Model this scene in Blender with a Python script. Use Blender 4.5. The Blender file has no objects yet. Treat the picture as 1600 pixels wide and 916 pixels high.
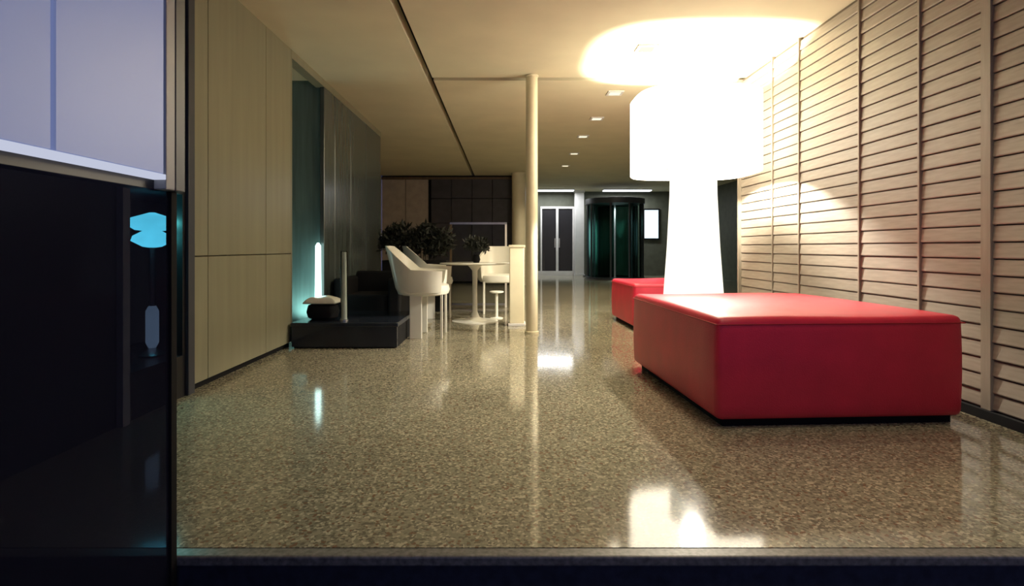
import bpy, bmesh, math, random
from mathutils import Vector, Matrix
random.seed(7)
PI = math.pi
S = bpy.context.scene
COL = S.collection

# ------------------------------------------------------------ camera
EYE = 0.9; F = 875.0
cam = bpy.data.cameras.new('camera'); co = bpy.data.objects.new('camera', cam); COL.objects.link(co)
co.location = (0, 0, EYE); co.rotation_euler = (PI/2, 0, 0)
cam.sensor_width = 36.0; cam.lens = 36.0*F/1600.0
cam.shift_x = 10/1600; cam.shift_y = -71/1600
cam.clip_start = 0.02; cam.clip_end = 200
S.camera = co

# ------------------------------------------------------------ world (night) and exposure
w = bpy.data.worlds.new('night'); S.world = w; w.use_nodes = True
bg = w.node_tree.nodes['Background']; bg.inputs[0].default_value = (0.10, 0.12, 0.30, 1); bg.inputs[1].default_value = 0.6
S.view_settings.view_transform = 'Standard'; S.view_settings.look = 'None'
S.view_settings.gamma = 1.0; S.view_settings.exposure = 0.5
WARM = (1.0, 0.86, 0.62)
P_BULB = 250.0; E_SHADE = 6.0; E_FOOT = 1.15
P_DOWN = 30.0; P_LOBBY = 28.0; P_TEAL = 9.0

# ------------------------------------------------------------ materials
def mat(name, col, rough=0.5, metal=0.0, spec=0.5, noise=0.06, nscale=6.0, bump=0.0, bscale=60, coat=0.0, emis=None, estr=0.0, stretch=(1,1,1)):
    m = bpy.data.materials.new(name); m.use_nodes = True
    nt = m.node_tree; b = nt.nodes['Principled BSDF']
    tc = nt.nodes.new('ShaderNodeTexCoord'); mp = nt.nodes.new('ShaderNodeMapping')
    mp.inputs['Scale'].default_value = stretch
    nt.links.new(tc.outputs['Object'], mp.inputs[0])
    n = nt.nodes.new('ShaderNodeTexNoise'); n.inputs['Scale'].default_value = nscale; n.inputs['Detail'].default_value = 4
    nt.links.new(mp.outputs[0], n.inputs['Vector'])
    r = nt.nodes.new('ShaderNodeValToRGB')
    r.color_ramp.elements[0].position = 0.3; r.color_ramp.elements[1].position = 0.7
    r.color_ramp.elements[0].color = tuple(c*(1-noise*2) for c in col)+(1,)
    r.color_ramp.elements[1].color = tuple(min(1, c*(1+noise)) for c in col)+(1,)
    nt.links.new(n.outputs['Fac'], r.inputs[0]); nt.links.new(r.outputs[0], b.inputs['Base Color'])
    b.inputs['Roughness'].default_value = rough; b.inputs['Metallic'].default_value = metal
    b.inputs['Specular IOR Level'].default_value = spec; b.inputs['Coat Weight'].default_value = coat
    if bump:
        n2 = nt.nodes.new('ShaderNodeTexNoise'); n2.inputs['Scale'].default_value = bscale
        nt.links.new(mp.outputs[0], n2.inputs['Vector'])
        bp = nt.nodes.new('ShaderNodeBump'); bp.inputs['Strength'].default_value = bump; bp.inputs['Distance'].default_value = 0.004
        nt.links.new(n2.outputs['Fac'], bp.inputs['Height']); nt.links.new(bp.outputs[0], b.inputs['Normal'])
    if emis:
        b.inputs['Emission Color'].default_value = tuple(emis)+(1,); b.inputs['Emission Strength'].default_value = estr
    return m

def terrazzo():
    m = bpy.data.materials.new('terrazzo'); m.use_nodes = True
    nt = m.node_tree; b = nt.nodes['Principled BSDF']; L = nt.links.new
    tc = nt.nodes.new('ShaderNodeTexCoord')
    v = nt.nodes.new('ShaderNodeTexVoronoi'); v.inputs['Scale'].default_value = 105
    L(tc.outputs['Object'], v.inputs['Vector'])
    sep = nt.nodes.new('ShaderNodeSeparateColor'); L(v.outputs['Color'], sep.inputs[0])
    r = nt.nodes.new('ShaderNodeValToRGB'); r.color_ramp.interpolation = 'CONSTANT'
    cr = r.color_ramp; cr.elements[0].position = 0; cr.elements[0].color = (0.20, 0.18, 0.125, 1)
    cr.elements[1].position = 0.22; cr.elements[1].color = (0.31, 0.29, 0.20, 1)
    for p, c in ((0.55, (0.39, 0.36, 0.25, 1)), (0.8, (0.60, 0.54, 0.38, 1)), (0.94, (0.24, 0.15, 0.09, 1))):
        e = cr.elements.new(p); e.color = c
    L(sep.outputs[0], r.inputs[0])
    n = nt.nodes.new('ShaderNodeTexNoise'); n.inputs['Scale'].default_value = 1.3; n.inputs['Detail'].default_value = 3
    L(tc.outputs['Object'], n.inputs['Vector'])
    mx = nt.nodes.new('ShaderNodeMix'); mx.data_type = 'RGBA'; mx.blend_type = 'MULTIPLY'; mx.inputs[0].default_value = 0.35
    L(r.outputs[0], mx.inputs[6]); L(n.outputs['Fac'], mx.inputs[7]); L(mx.outputs[2], b.inputs['Base Color'])
    mr = nt.nodes.new('ShaderNodeMapRange'); mr.inputs['To Min'].default_value = 0.05; mr.inputs['To Max'].default_value = 0.13
    L(n.outputs['Fac'], mr.inputs[0]); L(mr.outputs[0], b.inputs['Roughness'])
    b.inputs['IOR'].default_value = 1.6
    bp = nt.nodes.new('ShaderNodeBump'); bp.inputs['Strength'].default_value = 0.05; bp.inputs['Distance'].default_value = 0.003
    n3 = nt.nodes.new('ShaderNodeTexNoise'); n3.inputs['Scale'].default_value = 9; L(tc.outputs['Object'], n3.inputs['Vector'])
    L(n3.outputs['Fac'], bp.inputs['Height']); L(bp.outputs[0], b.inputs['Normal'])
    return m

def emit(name, col, s, spread=0.04):
    m = bpy.data.materials.new(name); m.use_nodes = True; nt = m.node_tree
    nt.nodes.remove(nt.nodes['Principled BSDF']); e = nt.nodes.new('ShaderNodeEmission')
    tc = nt.nodes.new('ShaderNodeTexCoord'); n = nt.nodes.new('ShaderNodeTexNoise'); n.inputs['Scale'].default_value = 5
    nt.links.new(tc.outputs['Object'], n.inputs['Vector'])
    mr = nt.nodes.new('ShaderNodeMapRange'); mr.inputs['To Min'].default_value = s*(1-spread); mr.inputs['To Max'].default_value = s*(1+spread)
    nt.links.new(n.outputs['Fac'], mr.inputs[0]); nt.links.new(mr.outputs[0], e.inputs[1])
    e.inputs[0].default_value = tuple(col)+(1,)
    nt.links.new(e.outputs[0], nt.nodes['Material Output'].inputs[0]); return m

def glass(name, tint, refl=0.12, rough=0.02, gcol=(1, 1, 1), haze=None):
    m = bpy.data.materials.new(name); m.use_nodes = True; nt = m.node_tree
    nt.nodes.remove(nt.nodes['Principled BSDF'])
    t = nt.nodes.new('ShaderNodeBsdfTransparent'); g = nt.nodes.new('ShaderNodeBsdfGlossy'); mx = nt.nodes.new('ShaderNodeMixShader')
    tc = nt.nodes.new('ShaderNodeTexCoord'); n = nt.nodes.new('ShaderNodeTexNoise'); n.inputs['Scale'].default_value = 3
    nt.links.new(tc.outputs['Object'], n.inputs['Vector'])
    r = nt.nodes.new('ShaderNodeValToRGB'); r.color_ramp.elements[0].color = tuple(c*.94 for c in tint)+(1,); r.color_ramp.elements[1].color = tuple(tint)+(1,)
    nt.links.new(n.outputs['Fac'], r.inputs[0]); nt.links.new(r.outputs[0], t.inputs[0])
    g.inputs['Roughness'].default_value = rough; g.inputs[0].default_value = tuple(gcol)+(1,)
    fr = nt.nodes.new('ShaderNodeLayerWeight'); fr.inputs[0].default_value = refl
    nt.links.new(fr.outputs['Fresnel'], mx.inputs[0]); nt.links.new(t.outputs[0], mx.inputs[1]); nt.links.new(g.outputs[0], mx.inputs[2])
    out = mx.outputs[0]
    if haze:
        d = nt.nodes.new('ShaderNodeBsdfDiffuse'); d.inputs[0].default_value = tuple(haze[:3])+(1,)
        m2 = nt.nodes.new('ShaderNodeMixShader'); m2.inputs[0].default_value = haze[3]
        nt.links.new(out, m2.inputs[1]); nt.links.new(d.outputs[0], m2.inputs[2]); out = m2.outputs[0]
    nt.links.new(out, nt.nodes['Material Output'].inputs[0]); return m

M = dict(
    floor=terrazzo(),
    step=mat('black_stone', (0.03, 0.032, 0.05), 0.6, nscale=30, noise=.2, bump=.2),
    nosing=mat('worn_stone_edge', (0.20, 0.19, 0.17), 0.35, nscale=60, noise=.25),
    ceil=mat('ceiling_plaster', (0.68, 0.62, 0.44), 0.8, spec=.1, noise=.03, nscale=2),
    slot=mat('slot_black', (0.012, 0.010, 0.008), 0.9, spec=.1),
    cream=mat('cream_lacquer', (0.29, 0.28, 0.19), 0.32, noise=.05, nscale=2, stretch=(1, 6, .4)),
    slat=mat('pale_timber_slat', (0.33, 0.285, 0.225), 0.5, noise=.10, nscale=7, bump=.1, stretch=(8, .8, 8)),
    slatback=mat('timber_backing', (0.16, 0.125, 0.09), 0.8, noise=.1),
    strip=mat('timber_upright', (0.33, 0.285, 0.22), 0.5, noise=.08, nscale=5, stretch=(8, 8, .6)),
    deck=mat('blue_black_lacquer', (0.018, 0.024, 0.036), 0.14, noise=.1),
    sand=mat('frosted_grey_glass', (.62, .66, .60), .4),
    frost=mat('frosted_teal_glass', (.30, .46, .46), .35, noise=.15, nscale=4, stretch=(5, 5, .3)),
    black=mat('black_panel', (0.012, 0.012, 0.016), 0.35, noise=.1),
    blackmatt=mat('black_matt', (0.008, 0.008, 0.009), 0.8, spec=.2, noise=.1),
    grey=mat('grey_gloss_panel', (0.09, 0.11, 0.105), 0.2, noise=.12, nscale=3, stretch=(1, 8, .5)),
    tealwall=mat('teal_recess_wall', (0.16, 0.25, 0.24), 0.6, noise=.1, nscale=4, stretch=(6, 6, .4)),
    tan=mat('taupe_wall_panel', (0.42, 0.35, 0.28), 0.6, noise=.08),
    darkwall=mat('charcoal_wall_panel', (0.045, 0.042, 0.05), 0.5, noise=.12),
    olive=mat('olive_lobby_wall', (0.10, 0.105, 0.075), 0.6, noise=.1),
    red=mat('red_leather', (0.66, 0.018, 0.055), 0.40, spec=.55, noise=.06, nscale=5, bump=.25, bscale=140),
    redpipe=mat('red_piping', (0.42, 0.008, 0.02), 0.45, noise=.05),
    white=mat('white_moulded_shell', (0.78, 0.77, 0.68), 0.25, noise=.02),
    whitepaint=mat('white_painted_metal', (0.75, 0.74, 0.72), 0.35, noise=.03),
    columnm=mat('cream_column_paint', (0.80, 0.73, 0.52), 0.35, noise=.03),
    metal=mat('brushed_metal', (0.45, 0.45, 0.46), 0.3, metal=.9, noise=.05, nscale=20, stretch=(1, 1, .1)),
    greypost=mat('grey_post_paint', (0.36, 0.36, 0.36), 0.4, noise=.05),
    darkpost=mat('dark_post_paint', (0.05, 0.055, 0.07), 0.4, noise=.05),
    leaf=mat('dark_leaf', (0.018, 0.022, 0.014), 0.6, noise=.3, nscale=20),
    brown=mat('brown_timber', (0.12, 0.075, 0.035), 0.5, noise=.15, nscale=5, stretch=(6, 6, .5)),
    shade=emit('lamp_shade_fabric', (1.0, 0.88, 0.68), E_SHADE),
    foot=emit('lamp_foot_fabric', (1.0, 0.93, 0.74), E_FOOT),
    downlens=emit('downlight_lens', (1.0, 0.86, 0.6), 1.0),
    cove=emit('cove_tube', (0.9, 0.95, 1.0), 1.5),
    tealtube=emit('teal_tube', (0.65, 1.0, 0.94), 3.0),
    screen=emit('lit_screen', (0.75, 0.92, 1.0), 1.1),
    tealglass=emit('teal_glass_glow', (0.10, 0.62, 0.62), 16.0, .5),
    paleglass=emit('pale_glass_glow', (0.35, 0.5, 0.55), 2.2, .3),
    lav=mat('glowing_lavender_panel', (0.09, 0.11, 0.19), 0.38, noise=.05, nscale=1.5, emis=(0.42, 0.52, 1.0), estr=0.19),  # emission stands in for light falling on the opaque cladding
    lavtrim=emit('lavender_edge_glow', (0.75, 0.80, 1.0), 0.5),  # added glowing strip that paints the bright lower edge of the cladding
    smoked=glass('smoked_glass', (0.22, 0.23, 0.28), 0.04, gcol=(.35, .4, .6), haze=(.05, .055, .11, .16)),
    clear=glass('clear_glass', (0.93, 0.95, 0.94), 0.12),
    green=glass('green_tinted_glass', (0.68, 0.82, 0.78), 0.15),
)

# ------------------------------------------------------------ helpers
def link(name, bm, m, parent=None, smooth=False):
    bm.normal_update(); me = bpy.data.meshes.new(name); bm.to_mesh(me); bm.free()
    if smooth:
        for p in me.polygons: p.use_smooth = True
    o = bpy.data.objects.new(name, me); COL.objects.link(o)
    me.materials.append(M[m] if isinstance(m, str) else m)
    if parent: o.parent = parent
    return o
def add_box(bm, x0, x1, y0, y1, z0, z1, bev=0.0, seg=2):
    r = bmesh.ops.create_cube(bm, size=1)
    for v in r['verts']:
        v.co = Vector((x0+(v.co.x+.5)*(x1-x0), y0+(v.co.y+.5)*(y1-y0), z0+(v.co.z+.5)*(z1-z0)))
    if bev:
        es = list({e for v in r['verts'] for e in v.link_edges})
        bmesh.ops.bevel(bm, geom=es, offset=bev, segments=seg, affect='EDGES', profile=.5)
def box(name, m, b, parent=None, bev=0.0, seg=2, off=None):
    bm = bmesh.new(); x0, x1, y0, y1, z0, z1 = b
    if off: x0, x1, y0, y1, z0, z1 = x0-off[0], x1-off[0], y0-off[1], y1-off[1], z0-off[2], z1-off[2]
    add_box(bm, x0, x1, y0, y1, z0, z1, bev, seg)
    return link(name, bm, m, parent)
def lathe(bm, prof, seg=48, c=(0, 0), cap=True, sx=1, sy=1, n=2.0):
    rings = []
    for r, z in prof:
        ring = []
        for i in range(seg):
            a = 2*PI*i/seg; ca, sa = math.cos(a), math.sin(a)
            k = (abs(ca)**n+abs(sa)**n)**(-1/n)
            ring.append(bm.verts.new((c[0]+r*k*ca*sx, c[1]+r*k*sa*sy, z)))
        rings.append(ring)
    for a, b in zip(rings, rings[1:]):
        for i in range(seg): bm.faces.new((a[i], a[(i+1) % seg], b[(i+1) % seg], b[i]))
    if cap:
        bm.faces.new(list(reversed(rings[0]))); bm.faces.new(rings[-1])
def lathed(name, m, prof, parent=None, **k):
    bm = bmesh.new(); lathe(bm, prof, **k); return link(name, bm, m, parent, smooth=False) if k.get('flat') else sm(link(name, bm, m, parent, True))
def sm(o):
    me = o.data
    bm = bmesh.new(); bm.from_mesh(me)
    for e in bm.edges:
        if len(e.link_faces) == 2 and e.calc_face_angle(0) > 0.7: e.smooth = False
    bm.to_mesh(me); bm.free(); return o
def tag(o, label=None, cat=None, group=None, kind=None):
    if label: o['label'] = label
    if cat: o['category'] = cat
    if group: o['group'] = group
    if kind: o['kind'] = kind
    return o
def thing(name, label, cat, loc=(0, 0, 0), rz=0, group=None):
    o = bpy.data.objects.new(name, None); COL.objects.link(o); o.empty_display_size = .1
    o.location = loc; o.rotation_euler = (0, 0, rz); return tag(o, label, cat, group)
def struct(name, loc=(0, 0, 0)):
    o = bpy.data.objects.new(name, None); COL.objects.link(o); o.location = loc; o['kind'] = 'structure'; return o
def copy_tree(o, parent=None):
    c = o.copy(); COL.objects.link(c); c.parent = parent
    for ch in list(o.children): copy_tree(ch, c)
    return c
def light(kind, loc, power, col, parent=None, size=.1, rot=(0, 0, 0), name='bulb', **k):
    l = bpy.data.lights.new(name, kind); l.energy = power; l.color = col
    if kind in ('POINT', 'SPOT'): l.shadow_soft_size = size
    if kind == 'AREA': l.size = size
    for a, b in k.items(): setattr(l, a, b)
    o = bpy.data.objects.new(name, l); COL.objects.link(o); o.location = loc; o.rotation_euler = rot
    if parent: o.parent = parent
    return o

H = 2.70; XL = -1.944; XR = 2.50; Y0 = 1.63; YB = 14.0; YF = 18.0; YE = 6.0; XO = 6.2; XW = -3.1

# ------------------------------------------------------------ structure: floor, ceiling
tag(box('floor', 'floor', (XW-.1, XO+.1, Y0+.05, YF+.1, -.17, 0)), kind='structure')
bm = bmesh.new(); add_box(bm, XL-.2, XR+.3, Y0, Y0+.05, -.03, 0, .006)
tag(link('trim_1', bm, 'nosing'), kind='structure')
tag(box('trim_2', 'step', (XL-.2, XR+.3, Y0+.012, Y0+.05, -.17, -.03)), kind='structure')
tag(box('floor_entrance', 'step', (-3.1, 3.4, -1.2, Y0+.012, -.30, -.17)), kind='structure')

ce = struct('ceiling', (0, 0, H))
SX0, SX1 = -.842, -.775
box('ceiling_panel', 'ceil', (XW, SX0, -.9, YF, 0, .12), ce)
box('ceiling_panel', 'ceil', (SX1, XO, -.9, 5.93, 0, .12), ce)
box('ceiling_panel', 'ceil', (SX1, XO, 6.03, YF, 0, .12), ce)
box('ceiling_slot', 'slot', (XW, XO, -.9, YF, .12, .2), ce)

# ------------------------------------------------------------ left wall
wl = struct('wall_left')
T = .12
# near dark stretch, with a niche (Y 2.86-3.37, z .25-1.22)
box('wall_base', 'black', (XL-.6, XL, -.9, 3.40, 0, .25), wl)
box('wall_head', 'black', (XL-.6, XL, -.9, 3.40, 1.22, H), wl)
box('wall_side', 'black', (XL-.6, XL, -.9, 2.86, .25, 1.22), wl)
box('wall_side', 'black', (XL-.05, XL, 3.37, 3.47, .25, 1.22), wl)
box('niche_back', 'black', (XL-.6, XL-.55, 2.86, 4.0, .25, 1.22), wl)
box('niche_back', 'black', (XL-.6, XL-.05, 4.0, 4.06, .25, 1.22), wl)
box('niche_back', 'black', (XL-.6, XL-.13, 3.40, 4.06, .19, .25), wl)
box('niche_back', 'black', (XL-.6, XL-.13, 3.40, 4.06, 1.22, 1.28), wl)
box('metal_post', 'whitepaint', (XL, XL+.035, 2.795, 2.85, 0, 1.26), wl, .004)
box('metal_post', 'darkpost', (XL-.02, XL+.02, 3.40, 3.47, 0, H), wl, .004)
# cream lacquer panels
ys = [3.475, 3.66, 4.545, 5.08]
for a, b in zip(ys, ys[1:]):
    for z0, z1 in ((.045, .842), (.848, H)):
        box('wall_panel', 'cream', (XL-.10, XL, a+.003, b-.003, z0, z1), wl, .003, 1)
box('panel_backing', 'blackmatt', (XL-.13, XL-.10, 3.475, 5.08, .045, H), wl)
box('end_panel', 'cream', (XL-.13, XL, 5.0805, 5.10, .045, H), wl)
tag(box('baseboard_left', 'blackmatt', (XL-.13, XL-.03, 3.475, 5.10, 0, .045)), kind='structure')
# header above the recess and grey panels
box('header', 'cream', (XL-.10, XL, 5.10, 8.72, 2.625, H), wl)
# grey gloss panels with slim joints
gy = [6.00, 6.38, 7.03, 7.80, 8.72]
for a, b in zip(gy, gy[1:]):
    box('grey_panel', 'grey', (XL-.05, XL, a+.008, b-.008, .02, 2.625), wl, .006, 1)
box('panel_backing', 'blackmatt', (XL-.13, XL-.05, 6.12, 8.72, 0, 2.625), wl)
# recess behind the gap: back wall, far face washed by the teal uplight
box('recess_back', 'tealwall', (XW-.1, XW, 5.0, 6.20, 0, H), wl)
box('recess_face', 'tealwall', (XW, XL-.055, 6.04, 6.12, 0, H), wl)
box('recess_face', 'blackmatt', (XW, XL-.13, 5.0, 5.08, 0, H), wl)
box('wall_return', 'tan', (XW, XL-.13, 8.62, 8.72, 0, H), wl)
box('outer_wall', 'tan', (XW-.1, XW, 8.62, YB, 0, H), wl)
box('outer_wall', 'blackmatt', (XW-.1, XW, 6.20, 8.62, 0, H), wl)
box('outer_wall', 'blackmatt', (XW-.1, XW, -.9, 5.0, 0, H), wl)

# ------------------------------------------------------------ back walls
wb = struct('wall_back')
for a, b in ((-3.10, -2.5), (-2.5, -1.93)):
    box('wall_panel', 'tan', (a+.006, b-.006, YB, YB+.05, .06, 2.60), wb, .004, 1)
for a, b in ((-1.86, -1.35), (-1.35, -.84), (-.84, -.33), (-.33, .16)):
    for z0, z1 in ((.06, 1.50), (1.51, 2.12), (2.13, 2.60)):
        box('wall_panel', 'darkwall', (a+.006, b-.006, YB-.04, YB+.05, z0, z1), wb, .004, 1)
box('wall_backing', 'blackmatt', (XW, .50, YB+.05, YB+.15, 0, H), wb)
box('wall_end', 'olive', (.16, .50, YB, YB+.05, 0, H), wb)
box('wall_rail', 'brown', (XW, .16, YB-.05, YB, 2.60, 2.66), wb)
box('wall_return', 'olive', (.42, .50, YB+.15, YF, 0, H), wb)
wo = struct('wall_lobby')
box('wall_face', 'olive', (.42, 1.12, YF, YF+.1, 0, H), wo)
box('wall_head', 'olive', (1.12, 2.20, YF, YF+.1, 2.22, H), wo)
box('wall_face', 'olive', (2.20, XO, YF, YF+.1, 0, H), wo)
box('side_wall', 'olive', (XO, XO+.1, YE, YF, 0, H), wo)
# black double door in a white frame
dr = struct('door_1', (1.12, YF, 0))
for i in range(2):
    d = box('door_leaf', 'black', (.06+i*.49, .06+i*.49+.47, .02, .06, .02, 2.14), dr, .004)
    box('glass_panel', 'black', (.15+i*.49, .44+i*.49, .008, .02, .15, 1.95), d)
    box('door_handle', 'metal', ((.44 if i == 0 else .58)+.01, (.44 if i == 0 else .58)+.04, -.03, .0, .9, 1.2), d)
for b in ((0, .05, -.03, .08, 0, 2.22), (1.03, 1.08, -.03, .08, 0, 2.22), (.05, 1.03, -.03, .08, 2.15, 2.22), (.50, .575, -.03, .05, 0, 2.15)):
    box('door_frame', 'whitepaint', b, dr)
box('door_backing', 'blackmatt', (0, 1.08, .08, .1, 0, 2.22), dr)
tag(box('baseboard_back', 'whitepaint', (.50, 2.15, YF-.09, YF-.035, 0, .15)), kind='structure')

# ------------------------------------------------------------ right wall of horizontal timber slats
wr = struct('wall_right')
box('wall_core', 'slatback', (XR+.045, XR+.25, Y0, YE, 0, H), wr)
box('wall_end', 'strip', (XR-.005, XR+.25, YE, YE+.03, 0, H), wr)
bays = [1.63, 2.26, 2.90, 3.40, 3.98, 4.80, 5.28, YE]
pitch = .0865; hh = .080
def slat_mesh(L):
    # lapped profile: the lower lip stands proud, the top tucks back
    prof = [(0, 0), (-.021, 0), (-.023, .006), (-.015, hh), (0, hh)]
    bm = bmesh.new(); vs = []
    for y in (0, L): vs.append([bm.verts.new((x, y, z)) for x, z in prof])
    for i in range(5): bm.faces.new((vs[0][i], vs[0][(i+1) % 5], vs[1][(i+1) % 5], vs[1][i]))
    bm.faces.new(vs[0]); bm.faces.new(list(reversed(vs[1])))
    bmesh.ops.recalc_face_normals(bm, faces=bm.faces)
    return bm
for a, b in zip(bays, bays[1:]):
    first = None
    up = .032 if a in (2.90,) else .010
    box('upright', 'strip', (XR+.012, XR+.045, a, a+up*2, .05, H), wr, .003, 1)
    for k in range(30):
        z = .058+k*pitch*1.01
        if z+hh > H: break
        if first is None:
            first = link('slat', slat_mesh(b-a-up*2), 'slat', wr); o = first
        else:
            o = first.copy(); COL.objects.link(o); o.parent = wr
        o.location = (XR+.045+random.uniform(-.002, .002), a+up*2, z)
tag(box('baseboard_right', 'blackmatt', (XR+.0, XR+.045, Y0, YE, 0, .05)), kind='structure')

# ------------------------------------------------------------ entrance: lavender cladding over smoked glass, on the left
XE = -.935
wc = struct('wall_entrance_left')
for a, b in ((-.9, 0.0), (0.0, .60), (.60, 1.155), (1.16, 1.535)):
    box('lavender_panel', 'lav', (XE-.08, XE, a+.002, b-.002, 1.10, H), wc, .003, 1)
box('panel_backing', 'black', (XE-.12, XE-.08, -.9, 1.535, 1.10, H), wc)
box('edge_glow', 'lavtrim', (XE-.03, XE+.004, -.9, 1.535, 1.086, 1.10), wc)
box('bottom_rail', 'black', (XE-.08, XE-.03, -.9, 1.60, 1.06, 1.10), wc)
box('corner_post', 'greypost', (XE-.06, XE+.003, 1.537, 1.58, 1.06, H), wc, .003)
box('corner_post', 'darkpost', (XE-.06, XE+.003, 1.582, 1.63, 1.06, H), wc, .003)
box('corner_post', 'blackmatt', (XE-.036, XE-.020, 1.60, 1.628, -.17, 1.06), wc, .002)
wn = struct('window_1')
box('window_pane', 'smoked', (XE-.036, XE-.026, -.9, 1.60, -.12, 1.06), wn)
box('window_sill', 'black', (XE-.05, XE-.012, -.9, 1.58, -.17, -.12), wn)

# ------------------------------------------------------------ red ottoman
def ottoman(label, W, D, Hh, loc, rz, m='red'):
    t = thing('ottoman', label, 'ottoman', loc, rz, 'red leather ottomans')
    bm = bmesh.new(); add_box(bm, 0, W, 0, D, .04, Hh, .035, 3)
    bmesh.ops.subdivide_edges(bm, edges=[e for e in bm.edges if e.calc_length() > .3], cuts=10, use_grid_fill=True)
    for v in bm.verts:
        u, q = v.co.x/W, v.co.y/D; h = (v.co.z-.04)/(Hh-.04)
        bulge = math.sin(PI*min(1, max(0, u)))*math.sin(PI*min(1, max(0, q)))
        if h > .9: v.co.z += .012*bulge + .004*math.sin(7*u+3*q)
        s = math.sin(PI*min(1, max(0, h)))
        if v.co.y < .05: v.co.y -= .010*s
        if v.co.x < .05: v.co.x -= .008*s
    sm(link('leather_body', bm, m, t, True))
    bm = bmesh.new()
    z = Hh-.035; pts = [(-.002, -.002), (W+.002, -.002), (W+.002, D+.002), (-.002, D+.002)]
    for i in range(4):
        a, b = pts[i], pts[(i+1) % 4]
        add_box(bm, min(a[0], b[0])-.003, max(a[0], b[0])+.003, min(a[1], b[1])-.003, max(a[1], b[1])+.003, z-.003, z+.003, .0015, 1)
    link('piping', bm, 'redpipe', t)
    box('plinth', 'blackmatt', (.05, W-.03, .05, D-.05, 0, .04), t)
    return t
ottoman('large square red leather ottoman standing in front of the giant glowing lamp', 1.285, 1.46, .553, (1.045, 2.77, 0), math.radians(3.2))
ottoman('red leather ottoman further back, mostly hidden behind the giant lamp foot', 0.95, 1.05, .51, (1.38, 6.05, 0), math.radians(2))

# ------------------------------------------------------------ giant lamp
LX, LY = 1.775, 5.30
t = thing('floor_lamp', 'giant glowing white floor lamp with a drum shade, nearly ceiling height', 'lamp', (LX, LY, 0))
bm = bmesh.new()
lathe(bm, [(.575, 1.59), (.585, 1.60), (.585, 2.310), (.575, 2.318)], seg=72, cap=False, sx=.955, sy=.84, n=3.3)
lathe(bm, [(.575, 2.318), (.565, 2.310), (.565, 1.60), (.575, 1.59)], seg=72, cap=False, sx=.955, sy=.84, n=3.3)
bmesh.ops.remove_doubles(bm, verts=bm.verts, dist=1e-4); sm(link('lamp_shade', bm, 'shade', t, True))
lathed('lamp_foot', 'foot', [(.30, .012), (.295, .03), (.275, .4), (.24, .9), (.215, 1.4), (.212, 1.66), (.05, 1.70)], t, seg=48)
lathed('base_ring', 'metal', [(.31, 0), (.31, .012)], t, seg=48)
bm = bmesh.new()
for k in range(3):
    a = k*2*PI/3+.5
    v = bmesh.ops.create_cone(bm, segments=8, radius1=.006, radius2=.006, depth=.55, cap_ends=True)['verts']
    bmesh.ops.rotate(bm, verts=v, cent=(0, 0, 0), matrix=Matrix.Rotation(PI/2, 3, 'Y')@Matrix.Identity(3))
    bmesh.ops.translate(bm, verts=v, vec=(.28, 0, 0)); bmesh.ops.rotate(bm, verts=v, cent=(0, 0, 0), matrix=Matrix.Rotation(a, 3, 'Z'))
bmesh.ops.scale(bm, vec=(.95, .82, 1), verts=bm.verts); bmesh.ops.translate(bm, verts=bm.verts, vec=(0, 0, 1.66))
link('shade_carrier', bm, 'metal', t)
light('POINT', (0, 0, 1.87), P_BULB, (1.0, .92, .78), t, size=.05)

# ------------------------------------------------------------ columns
def column(label, x, y, r):
    c = thing('round_column', label, 'column', (x, y, 0), group='round columns')
    lathed('shaft', 'columnm', [(r, .03), (r, H-.02)], c, seg=32)
    lathed('collar', 'columnm', [(r+.012, 0), (r+.012, .025), (r, .03)], c, seg=32)
    lathed('collar', 'columnm', [(r, H-.02), (r+.008, H-.015), (r+.008, H)], c, seg=32)
column('slim cream round column in the middle of the hall, floor to ceiling', .274, 5.86, .062)
column('thicker pale round column far back, behind the slim one', .32, 13.5, .17)
pl = thing('square_pillar', 'white square pillar at the far lobby wall, right of the black doors', 'pillar', (2.33, 17.75, 0))
box('shaft', 'whitepaint', (-.14, .14, -.14, .14, .06, H-.06), pl, .01); box('foot_block', 'whitepaint', (-.16, .16, -.16, .16, 0, .06), pl); box('head_block', 'whitepaint', (-.16, .16, -.16, .16, H-.06, H), pl)

# ------------------------------------------------------------ downlights
dl = [(1.27, 1.1, 'added out-of-view square downlight over the entrance, nearest the street'), (1.27, 2.42, 'added out-of-view square downlight lighting the red ottoman front edge'),  # nearest three are added, out of view, to light the ottoman front
      (1.27, 3.75, 'added out-of-view square downlight just in front of the bright ceiling glow'), (1.27, 5.05, 'square ceiling downlight inside the bright glow above the giant lamp'),
      (1.27, 6.51, 'square ceiling downlight, first behind the giant lamp shade'), (1.27, 7.80, 'square ceiling downlight, second behind the giant lamp shade'),
      (1.25, 9.05, 'square ceiling downlight, third behind the giant lamp shade'), (1.31, 10.7, 'square ceiling downlight, fourth behind the giant lamp shade'),
      (1.31, 12.3, 'square ceiling downlight farthest back, before the lobby')]
proto = None
for i, (x, y, lab) in enumerate(dl):
    if proto is None:
        t = proto = thing('downlight', lab, 'ceiling light', (x, y, H), group='ceiling downlight row')
        bm = bmesh.new()
        for b in ((-.09, -.065, -.09, .09), (.065, .09, -.09, .09), (-.065, .065, -.09, -.065), (-.065, .065, .065, .09)): add_box(bm, *b, -.012, 0)
        link('frame', bm, 'whitepaint', t); box('lens', 'downlens', (-.065, .065, -.065, .065, -.007, -.001), t)
        light('SPOT', (0, 0, -.02), P_DOWN, WARM, t, size=.05, spot_size=math.radians(130), spot_blend=.8)
    else:
        t = copy_tree(proto); t.location = (x, y, H); t['label'] = lab
        if i > 3:
            for c in t.children:
                if c.type == 'LIGHT':
                    if i == 4: far = c.data.copy(); far.energy = P_DOWN*3.6
                    c.data = far

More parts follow.
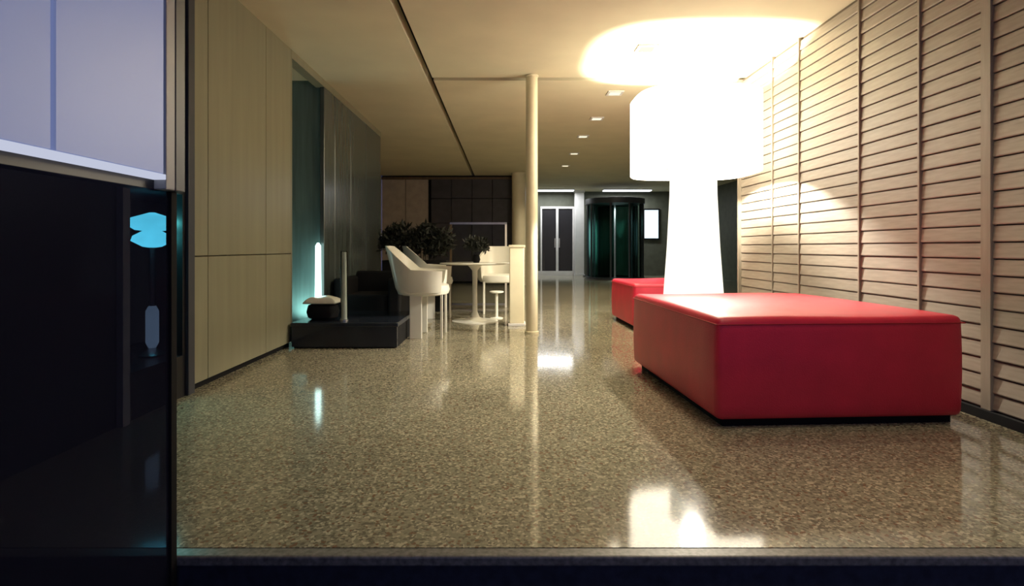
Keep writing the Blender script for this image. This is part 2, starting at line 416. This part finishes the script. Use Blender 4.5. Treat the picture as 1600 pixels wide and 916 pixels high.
# ------------------------------------------------------------ lobby: cove tubes, revolving door, screen
for x0, x1, lab in ((.62, 2.12, 'long bright cove light above the black double doors'), (3.0, 4.5, 'long bright cove light above the round glass door')):
    c = thing('cove_light', lab, 'ceiling light', ((x0+x1)/2, 17.3, H), group='lobby cove lights')
    h = (x1-x0)/2
    box('housing', 'whitepaint', (-h, h, -.16, .16, -.03, 0), c); box('diffuser', 'cove', (-h+.02, h-.02, -.14, .14, -.06, -.03), c)
    light('AREA', (0, 0, -.08), P_LOBBY, (.95, .97, 1.0), c, shape='RECTANGLE', size=2*h-.1, size_y=.26)
rv = thing('revolving_door', 'round green-tinted glass revolving door at the back of the lobby', 'door', (3.18, 16.3, 0))
R = .82
lathed('canopy_drum', 'darkpost', [(R-.2, 2.14), (R+.03, 2.15), (R+.03, 2.30), (R-.1, 2.32)], rv, seg=48)
bm = bmesh.new(); lathe(bm, [(R+.02, 0), (R+.02, .06), (R-.04, .06), (R-.04, 0)], seg=48, cap=False); link('floor_ring', bm, 'darkpost', rv)
for a0, a1 in ((-2.7, -1.9), (-1.25, -.45), (.45, 2.7)):
    bm = bmesh.new(); n = 12; vs = []
    for rr in (R, R-.015):
        for z in (.06, 2.15): vs.append([bm.verts.new((rr*math.cos(a0+(a1-a0)*i/n), rr*math.sin(a0+(a1-a0)*i/n), z)) for i in range(n+1)])
    for i in range(n):
        bm.faces.new((vs[0][i], vs[0][i+1], vs[1][i+1], vs[1][i])); bm.faces.new((vs[2][i+1], vs[2][i], vs[3][i], vs[3][i+1]))
    link('curved_pane', bm, 'frost' if a1 == 2.7 else 'green', rv, True)
    for a in (a0, a1):
        lathed('upright', 'darkpost', [(.03, .06), (.03, 2.15)], rv, seg=12, c=((R-.01)*math.cos(a), (R-.01)*math.sin(a)))
for k in range(4):
    a = .5+k*PI/2
    o = box('wing_pane', 'green', (.04, R-.09, -.006, .006, .05, 2.13), rv); o.rotation_euler.z = a
    q = box('wing_stile', 'darkpost', (R-.09, R-.05, -.02, .02, .04, 2.13), rv); q.rotation_euler.z = a
lathed('centre_post', 'metal', [(.035, 0), (.035, 2.14)], rv, seg=16)
light('SPOT', (0, -.25, 2.12), 150, (.75, 1.0, .98), rv, size=.08, spot_size=math.radians(150), spot_blend=.8)  # added lamp under the canopy, brightens the glass drum
sc = thing('wall_screen', 'bright pale blue lit screen on the dark lobby wall, beside the revolving door', 'screen', (4.67, YF-.06, 1.65))
box('bezel', 'blackmatt', (-.27, .27, 0, .05, -.50, .50), sc, .006); box('display', 'screen', (-.22, .22, -.006, 0, -.45, .45), sc)
cv = thing('pale_panel', 'pale upright board standing inside the lobby left of the revolving door', 'panel', (2.62, 17.45, 0))
box('board', 'olive', (-.14, .14, -.02, .02, .1, 2.1), cv, .005); box('foot', 'darkpost', (-.2, .2, -.12, .12, 0, .03), cv); box('stem', 'darkpost', (-.03, .03, -.03, .03, .03, .1), cv)

# ------------------------------------------------------------ teal recess uplight
tu = thing('uplight_tube', 'bright teal-white vertical light tube in the recess edge beside grey panels', 'light', (-1.985, 5.93, 0))
lathed('tube', 'tealtube', [(.030, .28), (.034, .30), (.028, .92), (.010, .95)], tu, seg=16)
lathed('socket', 'metal', [(.03, 0), (.03, .02), (.02, .03), (.02, .28)], tu, seg=16)
uf = thing('floor_uplight', 'low teal floor uplight washing the recess behind the left wall', 'light', (-2.16, 5.86, 0))
box('housing', 'blackmatt', (-.12, .12, -.05, .05, 0, .06), uf, .005); box('lens', 'tealtube', (-.10, .10, -.035, .035, .06, .065), uf)
light('SPOT', (0, 0, .09), P_TEAL, (.6, 1.0, .93), uf, size=.05, spot_size=math.radians(140), spot_blend=.9, rot=(math.radians(165), 0, 0))

# ------------------------------------------------------------ black platform and what is on it
pf = thing('low_platform', 'long low black platform bench along the left wall before the recess', 'platform', (-1.44, 5.45, 0))
box('deck', 'deck', (-.48, .48, -.46, .5, .19, .228), pf, .008)
box('front_panel', 'deck', (-.47, .47, -.45, -.42, .012, .19), pf); box('carcass', 'blackmatt', (-.46, .46, -.42, .48, 0, .19), pf)
pu = thing('pouf', 'round black pouf on the left end of the black platform', 'pouf', (-1.72, 5.28, .228))
lathed('body', 'blackmatt', [(.10, 0), (.135, .02), (.15, .07), (.135, .13), (.10, .145)], pu, seg=32)
lathed('button', 'black', [(.02, .145), (.018, .152), (.004, .156)], pu, seg=12)
bm = bmesh.new(); bmesh.ops.create_grid(bm, x_segments=14, y_segments=14, size=.5)
for v in bm.verts:
    x, y = v.co.x, v.co.y; e = max(abs(x), abs(y))*2
    v.co = Vector((x*.30, y*.24, .006+.05*(1-e**4)+.012*math.sin(9*x+4*y)*(1-e)))
bmesh.ops.solidify(bm, geom=bm.faces, thickness=.012)
cu = link('cushion', bm, 'white', None, True); cu.location = (-1.72, 5.28, .385)
tag(cu, 'small white cushion lying on top of the black pouf', 'cushion')
vz = thing('glass_cylinder', 'tall slim clear glass cylinder standing on the black platform', 'vase', (-1.485, 5.15, .228))
bm = bmesh.new(); lathe(bm, [(.033, .012), (.033, .64), (.029, .64), (.029, .02)], seg=24, cap=False); link('wall', bm, M['clear'], vz, True)
lathed('filling', 'sand', [(.027, .014), (.027, .62), (.02, .63)], vz, seg=20)
lathed('base', 'metal', [(.038, 0), (.038, .012)], vz, seg=24)
ba = thing('black_armchair', 'low black cube armchair behind the platform, left of the white armchair', 'armchair', (-1.55, 6.50, 0))
for nm, b in (('seat', (-.22, .25, -.30, .22, .1, .38)), ('backrest', (-.25, .25, .22, .34, .1, .62)), ('armrest', (-.35, -.22, -.32, .30, .1, .56)), ('armrest', (.25, .38, -.32, .34, .1, .56))):
    box(nm, 'blackmatt', b, ba, .025, 3)
for x in (-.29, .32):
    for y in (-.26, .28): box('leg', 'metal', (x-.02, x+.02, y-.02, y+.02, 0, .1), ba)

# ------------------------------------------------------------ white moulded armchairs
def armchair(label, loc, rz):
    t = thing('white_armchair', label, 'armchair', loc, rz, 'white moulded armchairs')
    bm = bmesh.new(); n = 36; inner = []; outer = []
    def top(a):                                   # a = 0 at the back, +-pi at the front
        k = abs(a)/PI
        return .92 - .24*min(1, max(0, (k-.16)/.26))**1.2 - .06*max(0, k-.5)
    A = 2.35
    def ring(sc, zf, lean):
        r = []
        for i in range(n+1):
            a = -A+2*A*i/n; ca, sa = -math.cos(a), math.sin(a)
            k = (abs(ca)**2.6+abs(sa)**2.6)**(-1/2.6)
            z = zf(a); ln = lean*(z-.45)
            r.append(bm.verts.new((.27*k*ca*sc+(ln*ca if ca < 0 else 0), .29*k*sa*sc, z)))
        return r
    rows = [ring(.80, lambda a: .43, 0), ring(.95, lambda a: .455, .1), ring(1, lambda a: .50, .2), ring(1.03, lambda a: .5+(top(a)-.5)*.5, .2), ring(1.05, top, .22),
            ring(.97, lambda a: top(a)-.004, .22), ring(.92, lambda a: .5+(top(a)-.5)*.5, .2), ring(.86, lambda a: .52, .2)]
    for p, q in zip(rows, rows[1:]):
        for i in range(n): bm.faces.new((p[i], p[i+1], q[i+1], q[i]))
    for i in (0, n):
        bm.faces.new([r[i] for r in rows])
    bmesh.ops.recalc_face_normals(bm, faces=bm.faces)
    sm(link('shell', bm, 'white', t, True))
    bm = bmesh.new(); lathe(bm, [(.20, .42), (.25, .435), (.262, .47), (.25, .52), (.20, .535)], seg=36, n=2.8, sx=1.0, sy=1.02)
    sm(link('seat', bm, 'white', t, True))
    for s in (-1, 1):
        box('rear_leg', 'white', (-.11, .01, s*.20-.015, s*.20+.015, 0, .44), t, .006)
        box('front_leg', 'white', (.19, .215, s*.19-.012, s*.19+.012, 0, .44), t, .004)
    return t
armchair('white moulded armchair nearest the camera, side on, beside the black platform', (-.835, 5.72, 0), 0)
armchair('white moulded armchair behind the pedestal table, facing the camera', (-.10, 7.75, 0), -PI/2)
armchair('white moulded armchair behind the nearest one, in front of the dark planter', (-.95, 7.25, 0), .25)

tb = thing('pedestal_table', 'round white pedestal table between the white armchairs', 'table', (-.376, 6.85, 0))
lathed('table_top', 'white', [(.30, .690), (.42, .700), (.43, .708), (.42, .714)], tb, seg=48)
lathed('stem', 'white', [(.16, .012), (.06, .05), (.032, .12), (.028, .40), (.034, .62), (.09, .690)], tb, seg=32)
lathed('base', 'white', [(.28, 0), (.28, .008), (.16, .014)], tb, seg=40)
def foliage(bm, n, cx, cy, cz, rx, ry, rz_, ls):
    for _ in range(n):
        a = random.uniform(0, 2*PI); e = random.uniform(-.4, 1); r = random.random()**.4
        c = Vector((cx+rx*r*math.cos(a)*math.cos(e), cy+ry*r*math.sin(a)*math.cos(e), cz+rz_*r*math.sin(e)*1.1))
        d = Vector((random.gauss(0, 1), random.gauss(0, 1), random.gauss(.3, 1))).normalized(); s = d.cross(Vector((random.gauss(0, 1), random.gauss(0, 1), 1))).normalized()
        u = s.cross(d); L = ls*random.uniform(.6, 1.3)
        p = [c, c+d*L*.45+s*L*.2, c+d*L+u*L*.1, c+d*L*.45-s*L*.2]
        bm.faces.new([bm.verts.new(x) for x in p])
vs_ = thing('dark_flower_bunch', 'bunch of dark foliage in a small black vase on the pedestal table', 'plant', (-.36, 6.9, .714))
lathed('vase', 'blackmatt', [(.035, 0), (.05, .04), (.035, .09), (.028, .10)], vs_, seg=20)
bm = bmesh.new(); foliage(bm, 700, 0, 0, .19, .16, .14, .12, .06); link('foliage', bm, 'leaf', vs_)
pt = thing('planter', 'long dark planter full of blackish foliage behind the white armchairs', 'plant', (-1.28, 8.0, 0))
bm = bmesh.new(); 
for b in ((-.45, .45, -.16, -.13), (-.45, .45, .13, .16), (-.45, -.42, -.13, .13), (.42, .45, -.13, .13)): add_box(bm, *b, 0, .72)
link('trough', bm, 'blackmatt', pt); box('soil', 'brown', (-.42, .42, -.13, .13, .0, .68), pt)
bm = bmesh.new()
for i, hx in enumerate((-.36, -.24, -.1, .03, .16, .28, .38)): foliage(bm, 420, hx, 0, .95+.10*math.sin(i*2.1), .15, .17, .22, .09)
for v in range(14):
    x = random.uniform(-.38, .38); add_box(bm, x-.005, x+.005, -.005, .005, .6, 1.0)
link('foliage', bm, 'leaf', pt)

st = thing('small_stool', 'small low white stool under the right side of the pedestal table', 'stool', (-.115, 7.12, 0))
lathed('seat', 'white', [(.06, .32), (.09, .33), (.09, .345), (.06, .35)], st, seg=24); lathed('stem', 'white', [(.02, .012), (.018, .32)], st, seg=16); lathed('base', 'white', [(.08, 0), (.08, .01), (.02, .02)], st, seg=24)
db = thing('white_glint', 'small round white dish on the floor, imitating a chair foot reflection', 'glint', (-.89, 6.36, 0))  # added white shape standing in for a chair foot's reflection
lathed('glint', 'white', [(.03, 0), (.05, .02), (.06, .045), (.055, .045), (.045, .022), (.02, .01)], db, seg=24)
cs = thing('cream_stand', 'narrow cream display stand left of the slim column', 'stand', (.13, 6.52, 0))
box('body', 'columnm', (-.085, .085, -.10, .10, .03, .90), cs, .008); box('top_plate', 'columnm', (-.095, .095, -.11, .11, .90, .93), cs, .005); box('foot_plate', 'whitepaint', (-.10, .10, -.115, .115, 0, .03), cs, .004)
gs = thing('glass_screen', 'low framed glass screen behind the pedestal table', 'screen', (-.41, 8.45, 0))
box('pane', 'clear', (-.40, .40, -.004, .004, .06, 1.25), gs)
box('top_rail', 'metal', (-.43, .43, -.015, .015, 1.25, 1.28), gs); box('post', 'whitepaint', (.40, .43, -.015, .015, 0, 1.25), gs); box('post', 'brown', (-.43, -.40, -.015, .015, 0, 1.25), gs); box('bottom_rail', 'metal', (-.40, .40, -.015, .015, .03, .06), gs)

# ------------------------------------------------------------ teal lamp in the niche
tl = thing('teal_table_lamp', 'teal glowing glass bowl lamp in the dark niche behind the smoked glass', 'lamp', (-2.12, 3.36, .25))
lathed('upper_bowl', 'tealglass', [(.015, .86), (.13, .82), (.14, .79), (.09, .755), (.05, .75)], tl, seg=32)
lathed('lower_bowl', 'tealglass', [(.05, .75), (.10, .72), (.11, .69), (.05, .655), (.02, .65)], tl, seg=32)
lathed('stem', 'metal', [(.015, .30), (.012, .65)], tl, seg=16)
lathed('glass_foot', 'paleglass', [(.02, .30), (.035, .27), (.035, .08), (.02, .05)], tl, seg=24)
lathed('base', 'metal', [(.07, 0), (.07, .01), (.02, .05)], tl, seg=24)
